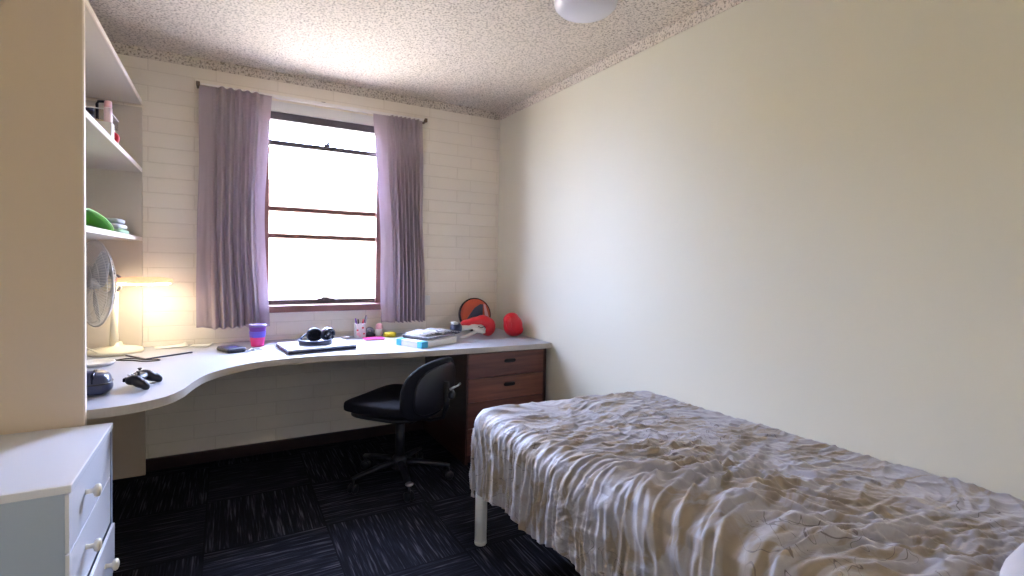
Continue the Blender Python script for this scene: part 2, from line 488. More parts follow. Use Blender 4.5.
# ceiling light
cl = thing('ceiling_light', 'round white opal ceiling light above the bed', 'ceiling light', (-.525, -1.775, H))
latheo('base', [(0, 0), (.136, 0), (.140, -.014), (.136, -.022), (0, -.022)], M['white'], cl, 40)
latheo('globe', [(.128, -.02), (.138, -.030), (.134, -.045), (.115, -.063), (.08, -.077), (.04, -.084), (0, -.086)], M['globe'], cl, 48)

# ------------------------------------------------------------------ shelving unit
XS = -2.312; YP = -1.373
su = thing('shelving_unit', 'tall cream laminate shelving unit above the left end of the desk', 'shelves', (XS, YP, 0))
o = bmesh.new(); box(o, XL - XS + .002, -.003, -.020, 0, 0, 2.118, mi=0); near = fin('side_panel', o, M['laminate'], su)
boxo('edge_strip', (-.003, .0015, -.020, 0, 0, 2.118), M['edge'], near)
boxo('side_panel', (XL - XS + .002, 0, -YP - .022, -YP - .002, .732, 2.10), M['shelf'], su, .001)
for zt in (2.114, 1.733, 1.343):
    s = boxo('shelf', (XL - XS + .002, -.003, 0.0, -YP - .022, zt, zt + .022), M['shelf'], su)
    boxo('edge_strip', (-.003, .0015, 0.0, -YP - .022, zt, zt + .022), M['edge'], s)
boxo('back_panel', (XL - XS + .001, XL - XS + .006, 0, -YP - .022, .74, 2.114), M['shelf'], su)

# ------------------------------------------------------------------ desk
DZ = .730
ctrl = [(-2.312, -1.372), (-2.245, -1.366), (-2.159, -1.336), (-2.088, -1.275), (-2.047, -1.192), (-2.030, -1.13), (-2.014, -1.06), (-1.975, -.942), (-1.909, -.844),
        (-1.832, -.768), (-1.74, -.712), (-1.62, -.678), (-1.47, -.668), (-1.28, -.695), (-1.073, -.732), (-.85, -.755), (-.595, -.775), (-.30, -.79), (-.001, -.802)]
def catmull(P, k=5):
    out = []
    for i in range(len(P) - 1):
        p0, p1, p2, p3 = P[max(i - 1, 0)], P[i], P[i + 1], P[min(i + 2, len(P) - 1)]
        for s in range(k):
            t = s / k
            out.append(tuple(.5 * (2 * b_ + (c - a) * t + (2 * a - 5 * b_ + 4 * c - d) * t * t + (-a + 3 * b_ - 3 * c + d) * t ** 3) for a, b_, c, d in zip(p0, p1, p2, p3)))
    return out + [P[-1]]
front = catmull(ctrl)
pts = front + [(-.001, -.002), (XL + .002, -.002), (XL + .002, -1.372)]
dk = thing('desk', 'long white built-in desk with a curved front edge under the window', 'desk', (-1.4, -.4, 0))
bm = bmesh.new(); prism(bm, [(x + 1.4, y + .4) for x, y in pts], DZ - .033, DZ, 0, 1)
me = fin('desktop', bm, [M['desktop'], M['deskedge']], dk)
boxo('end_panel', (XL + 1.402, -2.293 + 1.4, -.066 + .4, -.048 + .4, 0, DZ - .033), M['laminate'], dk)
boxo('side_support', (XL + 1.402, -2.33 + 1.4, -1.36 + .4, -1.34 + .4, 0, DZ - .033), M['laminate'], dk)

# ------------------------------------------------------------------ drawer pedestal
PX0, PX1, PY = -.602, -.018, -.765
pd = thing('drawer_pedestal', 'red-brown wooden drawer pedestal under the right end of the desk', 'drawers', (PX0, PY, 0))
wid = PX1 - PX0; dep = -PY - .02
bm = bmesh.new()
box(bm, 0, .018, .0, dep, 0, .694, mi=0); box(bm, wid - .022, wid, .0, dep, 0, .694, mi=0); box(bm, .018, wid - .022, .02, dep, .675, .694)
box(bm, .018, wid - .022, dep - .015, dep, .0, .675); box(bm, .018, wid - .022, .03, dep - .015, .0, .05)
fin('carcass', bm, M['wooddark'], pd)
zs = [(.538, .688), (.388, .534), (.226, .384), (.056, .222)]
for i, (a, b_) in enumerate(zs):
    d = boxo('drawer', (.012, wid - .025, -.004, .016, a, b_), M['wood2'] if i in (1,) else M['wood'], pd, .0015)
    zc = (a + b_) / 2 + (.018 if i == 0 else .018); xc = wid / 2 + .01
    bm = bmesh.new()
    superell(bm, .042, .006, .012, .6, .5, 24, 8)
    h = fin('handle', bm, M['dark'], d, loc=(xc, -.0035, zc))
    tubeo('handle_rim', [(xc - .036, -.008, zc + .012), (xc + .036, -.008, zc + .012)], .0028, M['wooddark'], d, 6)

# ------------------------------------------------------------------ white chest of drawers
CX, CY0, CY1, CZ = -2.240, -1.948, -1.405, .686
ch = thing('chest_of_drawers', 'white chest of drawers in the bottom left corner against the shelving panel', 'chest of drawers', (CX, (CY0 + CY1) / 2, 0))
hy = (CY1 - CY0) / 2
boxo('chest_top', (-.50, .006, -hy - .001, hy + .004, CZ - .022, CZ), M['chest'], ch, .003)
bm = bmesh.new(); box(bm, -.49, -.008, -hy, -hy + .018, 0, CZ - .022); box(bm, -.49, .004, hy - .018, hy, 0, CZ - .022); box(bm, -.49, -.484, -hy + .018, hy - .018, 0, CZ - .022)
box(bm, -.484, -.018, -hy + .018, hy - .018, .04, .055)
fin('carcass', bm, M['chestshade'], ch)
seams = [CZ - .024, .508, .345, .182, .02]
for i in range(4):
    px = .012 if i == 2 else 0
    d = boxo('drawer', (-.008 + px, .001 + px, -hy, hy - .020, seams[i + 1] + .002, seams[i] - .002), M['chest'], ch, .0012)
    for yy in ((-.10,) if i in (0, 1) else (-.10, .09)):
        mt = Matrix.Translation((px, yy, (seams[i] + seams[i + 1]) / 2 + .012)) @ Matrix.Rotation(PI / 2, 4, 'Y')
        latheo('knob', [(0, -.002), (.008, -.002), (.0065, .010), (.007, .018), (.016, .022), (.0185, .028), (.016, .034), (.008, .037), (0, .0375)], M['knob'], d, 24, mt)

# ------------------------------------------------------------------ curtains and rail
rl = thing('curtain_rail', 'thin white curtain rail on brackets across the window head', 'curtain rail', (-1.34, -.055, 2.272))
boxo('rail', (-.69, .685, -.012, .012, -.010, .010), M['rail'], rl, .003)
for s in (-1, 1):
    bm = bmesh.new(); box(bm, s * .70 - .008, s * .70 + .008, -.012, .055, -.010, .010, .002); box(bm, s * .70 - .010, s * .70 + .010, -.020, -.008, -.014, .014, .004)
    fin('bracket', bm, M['brass'], rl)
boxo('bracket', (-.012, .012, .0, .055, .008, .016), M['brass'], rl, .001)

def curtain(label, top, bot, z0, z1, flat, folds, seed, flare):
    """top/bot: (x0, x1) of the drop at head and hem; flat: share of the width without pleats at the window-side/outer edge"""
    nx, nz = 220, 90
    bm = bmesh.new(); grid = []
    cx = (top[0] + top[1]) / 2
    for j in range(nz + 1):
        t = j / nz; z = z1 + (z0 - z1) * t
        row = []
        for i in range(nx + 1):
            s = i / nx
            # pinch pleats: narrow fans at the head that open out downwards
            sp = min(max((s - flat[0]) / (1 - flat[0] - flat[1]), 0), 1)
            env = min(1, sp * 8) * min(1, (1 - sp) * 8)
            ph = folds * sp * 2 * PI
            head = math.exp(-t * 9)
            pl = (abs(math.cos(ph / 2)) ** 3) * head * .040 * env
            edge = min(1, min(s, 1 - s) * 7)
            soft = edge * (.5 + .5 * math.sin(ph + .8 * math.sin(t * 3 + seed))) ** 1.4 * .050 * (1 - head) * (.55 + .45 * min(1, t * 1.5)) * (.35 + .65 * env)
            n1 = noise.noise(Vector((s * 5 + seed, t * 2.2, seed))) * .020 * (1 - head)
            n2 = noise.noise(Vector((s * 16 + seed * 2, t * 5.5, 3))) * .006 * (.2 + t)
            x0 = top[0] + (bot[0] - top[0]) * t ** 1.2 + flare(t)[0]
            x1 = top[1] + (bot[1] - top[1]) * t ** 1.2 + flare(t)[1]
            x = x0 + (x1 - x0) * s + noise.noise(Vector((t * 3, s * 3, seed))) * .008
            zz = z + (noise.noise(Vector((s * 6, seed, 0))) * .010 - .012 * math.sin(ph) * 0.3) * t ** 6
            row.append(bm.verts.new((x - cx, -pl - soft - n1 * edge - n2 + .012, zz - z0)))
        grid.append(row)
    for j in range(nz):
        for i in range(nx):
            bm.faces.new((grid[j][i], grid[j][i + 1], grid[j + 1][i + 1], grid[j + 1][i])).smooth = True
    me = bpy.data.meshes.new('curtain'); bm.to_mesh(me); bm.free()
    o = link('curtain', me, M['curtain'], None, True); o.location = (cx, -.080, z0)
    q = o.modifiers.new('s', 'SOLIDIFY'); q.thickness = .002
    return tag(o, label, 'curtain', 'window curtains')
curtain('wide mauve pleated curtain left of the window, its hem near the lit lamp', (-2.035, -1.645), (-2.045, -1.648), .832, 2.268, (.20, .12), 6, 1.3,
        lambda t: (0, -.035 * math.sin(min(t, 1) * PI) ** 1.2))
curtain('narrow mauve pleated curtain right of the window, above the stacked books', (-1.018, -.668), (-.945, -.625), .822, 2.262, (.26, .02), 8, 5.1,
        lambda t: (.022 * math.sin(t * PI) ** 1.5, 0))

# ------------------------------------------------------------------ bed
BX0, BX1, BY0, BY1, BZ = -.90, -.015, -3.62, -1.60, .615
bd = thing('bed', 'single bed with white tubular legs pushed along the right wall', 'bed', ((BX0 + BX1) / 2, (BY0 + BY1) / 2, 0))
ox, oy = (BX0 + BX1) / 2, (BY0 + BY1) / 2
bm = bmesh.new()
for (a, b_, c, d) in ((BX0, BX0 + .03, BY0, BY1), (BX1 - .03, BX1, BY0, BY1), (BX0 + .03, BX1 - .03, BY1 - .03, BY1), (BX0 + .03, BX1 - .03, BY0, BY0 + .03)):
    box(bm, a - ox, b_ - ox, c - oy, d - oy, .33, .38, .003)
fin('bed_frame', bm, M['leg'], bd)
seo('mattress', (BX1 - BX0) / 2, (BY1 - BY0) / 2, .110, M['matt'], bd, .25, .14, loc=(0, 0, .49), nu=64)
for x in (BX0 + .006, BX1 - .03):
    for y in (BY1 + .016, BY0 + .03):
        lg = latheo('leg', [(0, .012), (.0265, .012), (.0265, .335), (0, .335)], M['leg'], bd, 24, Matrix.Translation((x - ox, y - oy, 0)))
        latheo('foot_cap', [(0, 0), (.025, 0), (.0275, .004), (.0275, .014), (0, .014)], M['white'], lg, 24, Matrix.Translation((x - ox, y - oy, 0)))

def bedspread():
    Rr = .075; TOP = .628
    ex, ey = -.955 + Rr, -1.585 - Rr           # inner straight region starts here
    hem = lambda y: .266 + .02 * noise.noise(Vector((y * 3, 0, 7))) - .065 * max(0, min(1, (-1.75 - y) / .65)) + .010 * math.sin(y * 17)
    na, nb = 560, 340
    La, Lb = 3.50 - 1.585 + .36, .955 + .36
    bm = bmesh.new(); grid = []; uvs = {}
    def ridge(v, p=1.0): return max(0.0, 1 - abs(v)) ** p
    for i in range(na + 1):
        a = -.36 + La * i / na          # distance from foot edge towards the pillow (negative: hanging)
        row = []
        for j in range(nb + 1):
            b_ = -.36 + Lb * j / nb     # distance from the open side towards the wall (negative: hanging)
            x, y = -.955 + b_, -1.585 - a
            sk = .10 * max(0, min(1, (b_) / .95))      # foot edge runs slightly askew
            dx = max(0, ex - x); dy = max(0, y - (ey - sk * 1.0))
            d = max(dx, dy); 
            hy_ = math.hypot(dx, dy)
            px, py = max(x, ex), min(y, ey - sk)
            H_ = hem(y if dx > dy else -1.62 - x * .3)
            if hy_ > 1e-6:
                dn = (-dx / hy_, dy / hy_)
                dd = (dx ** 4 + dy ** 4) ** .25
                th = min(dd / Rr, PI / 2)
                if dd < Rr * PI / 2: ho, dz = Rr * math.sin(dd / Rr), Rr * (1 - math.cos(dd / Rr))
                else:
                    e = dd - Rr * PI / 2; e = min(e, H_ * (e / (.36 + Rr - Rr * PI / 2 + 1e-6)))
                    ho, dz = Rr + e * .0, Rr + e
                P = Vector((px + dn[0] * ho, py + dn[1] * ho, TOP - dz)); nrm = Vector((dn[0] * math.sin(th), dn[1] * math.sin(th), math.cos(th)))
            else:
                P = Vector((px, py, TOP)); nrm = Vector((0, 0, 1)); th = 0; dd = 0
            side = min(dd / (Rr * 1.6), 1)
            # --- relief
            wx_ = noise.noise(Vector((x * 2.2, y * 2.2, 4.0))) * .16; wy_ = noise.noise(Vector((x * 2.2, y * 2.2, 9.0))) * .16
            X, Y = x + wx_, y + wy_
            along = y if dx >= dy else x
            # fine crumple everywhere
            fine = noise.noise(Vector((X * 26, Y * 26, 0))) * .003 + ridge(noise.noise(Vector((X * 14, Y * 24, 14))) * 2.4, 3) * .0028 + noise.noise(Vector((X * 55, Y * 50, 2))) * .0010
            # long soft creases running from the wall down to the open edge, fanning from the foot corner
            c1 = ridge(noise.noise(Vector((X * 4.0, Y * 19, 1))) * 1.7, 4) * .0065
            c2 = ridge(noise.noise(Vector(((X + Y) * 10, (X - Y) * 4.2, 5))) * 1.9, 5) * .0065
            # heavy bunching halfway along and towards the pillow, near the open side
            g = max(0, min(1, (-1.95 - y) / .55)) * max(0, min(1, (-.20 - x) / .45))
            q = X * .8 + Y * 1.0
            big = ridge(noise.noise(Vector((X * 3.2 + 2, Y * 12.0, 11))) * 1.9, 3.0) * .019 + ridge(noise.noise(Vector((q * 9, (X - Y) * 6.0, 21))) * 2.0, 3) * .017
            lump = max(0, noise.noise(Vector((X * 4.5, Y * 4.5, 31)))) * .015 + ridge(noise.noise(Vector((X * 17, Y * 15, 41))) * 2.2, 3) * .005
            topd = c1 + c2 + g * (big + lump) + max(0, noise.noise(Vector((x * 1.8, y * 1.8, 50)))) * .012
            # hanging folds
            ff = along * 1.0 + noise.noise(Vector((along * 2, P.z * 2.5, 3))) * .10 + (TOP - P.z) * .22
            hang = (ridge(noise.noise(Vector((ff * 15, P.z * 1.5, 6))) * 1.8, 2.6) * .011 + ridge(noise.noise(Vector((ff * 25, P.z * 1.6, 8))) * 1.6, 2.5) * .006) * (.35 + 1.0 * min(1, max(0, dd - .05) / .22))
            disp = fine * (1 - .5 * side) + topd * (1 - side * .75) + hang * side
            lim = 1.0
            if x > -.06: lim = max(0.25, (-.004 - x) / .056)
            P = P + nrm * disp * lim
            if side < .5: P.z += .028 * max(0, min(1, (-2.1 - y) / .9)) 
            if x > -.05: P.z -= .015 * (x + .05) / .05
            P.x = min(P.x, -.006)
            v = bm.verts.new(P); row.append(v); uvs[v] = (a, b_)
        grid.append(row)
    uvl = bm.loops.layers.uv.new('UVMap')
    for i in range(na):
        for j in range(nb):
            if i == 0 and j == 0: pass
            f = bm.faces.new((grid[i][j], grid[i][j + 1], grid[i + 1][j + 1], grid[i + 1][j])); f.smooth = True
            for l in f.loops: l[uvl].uv = uvs[l.vert]
    me = bpy.data.meshes.new('bedspread'); bm.to_mesh(me); bm.free()
    o = link('bedspread', me, M['cover'], None, True)
    q = o.modifiers.new('s', 'SOLIDIFY'); q.thickness = .003; q.offset = -1
    return tag(o, 'rumpled cream and tan satin bedspread draped over the bed', 'bedspread')
bedspread()

def pillow_f(v):
    n = noise.noise(v * 7) * .012
    k = 1 - .25 * (abs(v.x / .30) ** 3) * (abs(v.y / .22) ** 3)
    return Vector((v.x * k, v.y * k, v.z + n))
pl = seo('pillow', .33, .23, .058, M['pillow'], None, .85, .55, pillow_f, loc=(-.50, -3.458, .700), nu=64, nv=28)
pl.rotation_euler = (R(3), 0, 0)
tag(pl, 'white pillow at the right-hand end of the bed, only its corner in view', 'pillow')

# ------------------------------------------------------------------ office chair
oc = thing('office_chair', 'black fabric office chair on castors, turned away towards the desk', 'office chair', (-1.02, -.78, 0), R(40))
def seat_f(v): return Vector((v.x, v.y, v.z - .018 * max(0, (v.y - .12) / .12) ** 2 + .010 * (v.x / .24) ** 2))
seo('seat', .245, .235, .040, M['blk'], oc, .45, .5, seat_f, loc=(0, .035, .452), nu=56)
seo('seat_shell', .215, .205, .018, M['blkp'], oc, .5, .5, None, loc=(0, .03, .408))
boxo('seat_mechanism', (-.07, .07, -.12, .08, .355, .395), M['blkp'], oc, .012)
tubeo('gas_column', [(0, 0, .12), (0, 0, .36)], .026, M['blkp'], oc, 20)
def back_f(v):
    # local: x width, y thickness, z height; wraps round the sitter
    return Vector((v.x, v.y + .55 * v.x * v.x + .35 * v.z * v.z - .10 * v.z, v.z))
bk = bmesh.new(); superell(bk, .285, .030, .158, .74, .74, 64, 30)
for v in bk.verts: v.co = back_f(v.co)
fin('backrest', bk, M['blk'], oc, loc=(-.012, -.235, .562))
bk = bmesh.new(); superell(bk, .225, .016, .130, .7, .7, 48, 20)
for v in bk.verts: v.co = back_f(v.co) + Vector((0, -.026, 0))
fin('backrest_shell', bk, M['blkp'], oc, loc=(-.012, -.235, .562))
tubeo('back_bar', [(0, -.08, .375), (0, -.20, .375), (0, -.275, .40), (0, -.295, .47), (0, -.292, .60)], .018, M['blkp'], oc, 10, flat=.6)
tubeo('tilt_lever', [(.05, -.10, .385), (.17, -.16, .380), (.235, -.19, .392)], .0055, M['steel'], oc, 8)
tubeo('height_lever', [(.0, -.315, .56), (.055, -.335, .570), (.085, -.335, .575)], .006, M['steel'], oc, 8)
seo('adjuster_knob', .024, .018, .024, M['blkp'], oc, .8, .8, loc=(0, -.325, .53))
latheo('base_hub', [(0, .075), (.045, .075), (.052, .095), (.042, .135), (.030, .15), (0, .15)], M['blkp'], oc, 24)
for k in range(5):
    an = R(260 - 37 + 72 * k); c, s = math.cos(an), math.sin(an)
    bm = bmesh.new(); tube(bm, [(c * r, s * r, z) for r, z in ((.03, .112), (.12, .106), (.22, .092), (.285, .080))], [.026, .022, .018, .015], 10, flat=.7)
    lg = fin('leg', bm, M['blkp'], oc)
    bm = bmesh.new()
    tx, ty = -s, c
    mt0 = Matrix.Translation((c * .278, s * .278, .027)) @ Matrix.Rotation(an + .5, 4, 'Z') @ Matrix.Rotation(PI / 2, 4, 'X')
    for off in (-.014, .014):
        lathe(bm, [(0, -.008), (.020, -.008), (.026, -.004), (.026, .004), (.020, .008), (0, .008)], 20, mt0 @ Matrix.Translation((0, 0, off)))
    tube(bm, [(c * .278, s * .278, .03), (c * .278, s * .278, .085)], .007, 8)
    fin('castor', bm, M['blkp'], lg)
    if k == 0: seo('cap', .022, .022, .008, M['steel'], lg, .8, 1, loc=(c * .280, s * .280, .092), nu=20, nv=8)

# ------------------------------------------------------------------ desk fan
fx, fy = -2.412, -.165
fn = thing('desk_fan', 'white desk fan with a round wire guard standing on the desk beside the shelving panel', 'fan', (fx, fy, DZ))
latheo('base', [(0, 0), (.120, 0), (.126, .006), (.126, .014), (.115, .024), (.06, .034), (.032, .042), (.028, .06), (0, .06)], M['fanw'], fn, 48)
px_, py_ = .0, .0
tubeo('pole', [(px_ - .005, py_ - .01, .04), (px_ - .005, py_ - .01, .14), (px_ + .0, py_ - .01, .33)], [.022, .017, .015], M['fanw'], fn, 16)
A = Matrix.Translation((-.062, -.050, .381)) @ Matrix.Rotation(R(209), 4, 'Z') @ Matrix.Rotation(R(90), 4, 'Y')   # local +Z looks where the fan blows
lt = lambda nm, prof, m_, par, n=40: latheo(nm, prof, m_, par, n, A)
lt('motor_housing', [(0, -.085), (.03, -.083), (.042, -.070), (.046, -.05), (.046, -.03), (.04, -.02), (0, -.02)], M['fanw'], fn)
lt('motor_cap', [(0, -.092), (.040, -.090), (.046, -.082), (.036, -.078), (0, -.078)], M['grey'], fn)
RG = .225
bm = bmesh.new()
def dome(r, sgn): return sgn * (.062 * (1 - (r / RG) ** 2.2) ** .75)
for sgn in (1, -1):
    for k in range(84):
        an = 2 * PI * k / 84
        pts_ = [A @ Vector((r * math.cos(an + (.25 * (1 - r / RG))), r * math.sin(an + .25 * (1 - r / RG)), .02 + dome(r, sgn))) for r in (.035, .07, .12, .165, .20, .222, RG)]
        tube(bm, pts_, .0015, 4)
    for r in (.035, .075, .12, .165, .205, RG * .985):
        tube(bm, [A @ Vector((r * math.cos(t), r * math.sin(t), .02 + dome(min(r, RG * .999), sgn))) for t in (2 * PI * q / 48 for q in range(48))], .0012, 4, True)
tube(bm, [A @ Vector((RG * math.cos(t), RG * math.sin(t), .02)) for t in (2 * PI * q / 64 for q in range(64))], .0045, 6, True)
fin('wire_guard', bm, M['fanwire'], fn)
lt('guard_badge', [(0, .092), (.034, .090), (.040, .084), (.034, .078), (0, .078)], M['grey'], fn)
for k in range(3):
    bm = bmesh.new(); g = []
    for i in range(9):
        r = .028 + .178 * i / 8; wdt = .035 + .05 * math.sin(PI * min(1, i / 8 * .9 + .1)); row = []
        for j in range(7):
            t = (j / 6 - .5) * 2 * wdt / max(r, .04) * .75 + 2 * PI * k / 3 + .35 * i / 8
            row.append(bm.verts.new(A @ Vector((r * math.cos(t), r * math.sin(t), .02 + .022 * (j / 6 - .5) * (1.4 - i / 10)))))
        g.append(row)
    for i in range(8):
        for j in range(6): bm.faces.new((g[i][j], g[i + 1][j], g[i + 1][j + 1], g[i][j + 1])).smooth = True
    b_ = fin('blade', bm, M['blade'], fn); q = b_.modifiers.new('s', 'SOLIDIFY'); q.thickness = .002
lt('blade_hub', [(0, .045), (.02, .044), (.030, .035), (.032, .0), (0, 0)], M['blade'], fn)
tubeo('power_cord', [(-.06, -.10, .02), (-.10, -.14, .06), (-.14, -.16, .12), (-.17, -.12, .05), (-.2, -.02, .004), (-.28, .1, .003)], .003, M['fanw'], fn, 6)

# ------------------------------------------------------------------ desk lamp (switched on)
lm = thing('desk_lamp', 'lit desk lamp with a long flat oval head reaching over the desk behind the fan', 'lamp', (-2.62, -.20, DZ))
latheo('base', [(0, 0), (.068, 0), (.072, .006), (.068, .016), (.02, .022), (0, .022)], M['fanw'], lm, 40)
hx0 = .255   # head start relative x
tubeo('neck', [(0, 0, .015), (.0, 0, .12), (.03, .0, .24), (.10, .0, .33), (.16, .0, .370), (.215, .0, .384), (.24, 0, .388)], .008, M['fanw'], lm, 12)
HC = Vector((.338, .0, .392))
headtop = emis('amber_lamp_shell', (1.0, .50, .26), .55)
seo('lamp_shade', .132, .060, .019, headtop, lm, .7, .8, lambda v: v + Vector((0, 0, .003)), loc=HC, nu=48, nv=14)
bm = bmesh.new(); superell(bm, .122, .046, .006, .6, .8, 48, 8)
fin('diffuser', bm, emis('lamp_light', (1.0, .86, .62), 17), lm, loc=HC + Vector((0, 0, -.016)))

# ------------------------------------------------------------------ things on the desk
def onp(name, label, cat, x, y, rz=0, z=DZ, group=None): return thing(name, label, cat, (x, y, z), rz, group)
# shallow white lid near the panel
dl = latheo('round_lid', [(0, 0), (.06, 0), (.072, .004), (.078, .014), (.076, .018), (.07, .018), (.062, .012), (0, .012)], M['white'], None, 40, loc=(-2.44, -.50, DZ))
tag(dl, 'shallow round white lid lying on the desk in front of the fan', 'lid')
# dark glossy pouch
pc = onp('carry_pouch', 'dark navy rounded pouch at the desk end against the shelving panel', 'pouch', -2.365, -1.13)
seo('body', .085, .060, .045, M['navy'], pc, .55, .6, lambda v: Vector((v.x * (1 - .12 * v.z / .045), v.y * (1 - .15 * v.z / .045), v.z + .006 * noise.noise(v * 25))), loc=(0, 0, .0455))
tubeo('zip_strip', [(.0855 * math.copysign(abs(math.cos(t)) ** .6, math.cos(t)), .0605 * math.copysign(abs(math.sin(t)) ** .6, math.sin(t)), .045) for t in (2 * PI * q / 40 for q in range(40))], .0035, M['blkp'], pc, 6, True)
tubeo('strap', [(.035, -.060, .05), (.035, -.050, .082), (.035, .0, .092), (.035, .048, .082)], .006, M['blkg'], pc, 6, flat=.4)
# game controller
gc = onp('game_controller', 'black game controller lying on the curved left part of the desk', 'controller', -2.205, -1.05, R(-103), DZ - .005); gc.scale = (.92, .86, 1.15)
blobs('body', [((0, 0, .036), (.055, .032, .015), (0, 0, 0)), ((-.05, -.005, .034), (.026, .030, .017), (0, 0, 0)), ((.05, -.005, .034), (.026, .030, .017), (0, 0, 0)),
               ((-.062, .022, .030), (.021, .042, .019), (R(-22), 0, R(10))), ((.062, .022, .030), (.021, .042, .019), (R(-22), 0, R(-10))),
               ((-.072, .050, .020), (.017, .026, .016), (R(-25), 0, R(10))), ((.072, .050, .020), (.017, .026, .016), (R(-25), 0, R(-10)))], M['blkp'], gc, .003, 5)
for sx, sy in ((-.045, -.012), (.025, .010)):
    s = latheo('thumbstick', [(0, 0), (.006, 0), (.005, .008), (.009, .011), (.009, .014), (0, .013)], M['blkp'], gc, 20, Matrix.Translation((sx, sy, .048)))
for k in range(4):
    seo('face_button', .0045, .0045, .003, M['steel'], gc, .8, 1, loc=(.047 + .010 * math.cos(k * PI / 2), -.012 + .010 * math.sin(k * PI / 2), .053), nu=12, nv=6)
boxo('shoulder_button', (-.065, -.035, -.040, -.030, .030, .044), M['blkg'], gc, .004); boxo('shoulder_button', (.035, .065, -.040, -.030, .030, .044), M['blkg'], gc, .004)
# tablet with cable
tb = onp('tablet', 'slim silver tablet with a dark edge lying on the desk below the lamp', 'tablet', -2.203, -.300, R(33))
boxo('case', (-.12, .12, -.095, .095, 0, .007), M['navy'], tb, .003); boxo('screen', (-.116, .116, -.091, .091, .007, .0085), M['silver'], tb, .001)
cb = tubeo('charging_cable', catmull([(-2.41, -0.360, .733), (-2.36, -0.420, .733), (-2.30, -0.450, .733), (-2.26, -0.490, .733), (-2.22, -0.510, .734), (-2.185, -0.490, .733), (-2.20, -0.460, .733), (-2.25, -0.470, .736), (-2.33, -0.380, .733), (-2.42, -0.460, .733)], 6), .0028, M['blkp'], None, 6)
tag(cb, 'thin black cable looped on the desk beside the silver tablet', 'cable')
def papersheet(x, y, rz, w_, h_, label, m='paper'):
    bm = bmesh.new(); n = 10; g = []
    for i in range(n + 1):
        row = []
        for j in range(n + 1):
            u, v = i / n - .5, j / n - .5
            row.append(bm.verts.new((u * w_, v * h_, .002 + .012 * max(0, u) ** 2 * 4 * (.5 + v))))
        g.append(row)
    for i in range(n):
        for j in range(n): bm.faces.new((g[i][j], g[i + 1][j], g[i + 1][j + 1], g[i][j + 1]))
    o = fin('paper_sheet', bm, M[m], None, True, loc=(x, y, DZ + .001)); o.rotation_euler = (0, 0, rz)
    q = o.modifiers.new('s', 'SOLIDIFY'); q.thickness = .001
    tag(o, label, 'paper', 'loose papers')
papersheet(-2.17, -.06, .2, .16, .09, 'loose white paper at the brick wall behind the silver tablet')
papersheet(-2.02, -.075, -.25, .11, .08, 'small curled white paper below the left curtain')
# hard drive case
wl = onp('hard_drive', 'dark blue zipped hard drive case on the desk beside the keys', 'case', -1.865, -.335, R(22))
boxo('case', (-.05, .05, -.075, .075, 0, .026), M['navy'], wl, .010, seg=4)
tubeo('zip', [(x, y, .013) for x, y in ((-.043, -.076), (.043, -.076), (.051, -.066), (.051, .066), (.043, .076), (-.043, .076), (-.051, .066), (-.051, -.066))], .0022, M['blkp'], wl, 6, True)
boxo('badge', (-.02, .02, -.03, -.01, .0255, .0265), M['violet'], wl)
# keys
ky = onp('key_ring', 'small bunch of silver keys beside the dark blue case', 'keys', -1.775, -.36, R(20))
tubeo('ring', [(.014 * math.cos(t), .014 * math.sin(t), .005) for t in (2 * PI * q / 20 for q in range(20))], .0012, M['steel'], ky, 6, True)
for k, an in enumerate((-.5, .2, 1.0, -2.1)):
    bm = bmesh.new(); mt = Matrix.Rotation(an, 4, 'Z') @ Matrix.Translation((.022, 0, .003 + k * .0022))
    lathe(bm, [(0, 0), (.011, 0), (.011, .002), (0, .002)], 16, mt); box(bm, .008, .042, -.003, .003, 0, .002, mtx=mt)
    box(bm, .030, .034, -.006, -.003, 0, .002, mtx=mt)
    fin('key', bm, M['steel'] if k != 1 else M['blkp'], ky)
# cup
cp = onp('travel_cup', 'pink and purple reusable cup on the desk in front of the left curtain', 'cup', -1.727, -.21); cp.scale = (1.1, 1.1, 1.2)
latheo('body', [(0, 0), (.030, 0), (.032, .004), (.0375, .048), (0, .048)], M['pink'], cp, 40)
latheo('grip_band', [(.0375, .046), (.039, .048), (.0415, .074), (.0405, .076), (.036, .076)], M['violet'], cp, 40)
latheo('rim', [(.0395, .076), (.0425, .100), (.040, .102), (.0375, .10), (.035, .076)], M['purple'], cp, 40)
latheo('lid', [(.0425, .098), (.0445, .100), (.0445, .106), (.042, .110), (.036, .110), (.034, .106), (0, .106)], mat('lilac_lid', (.28, .22, .50), .35), cp, 40)
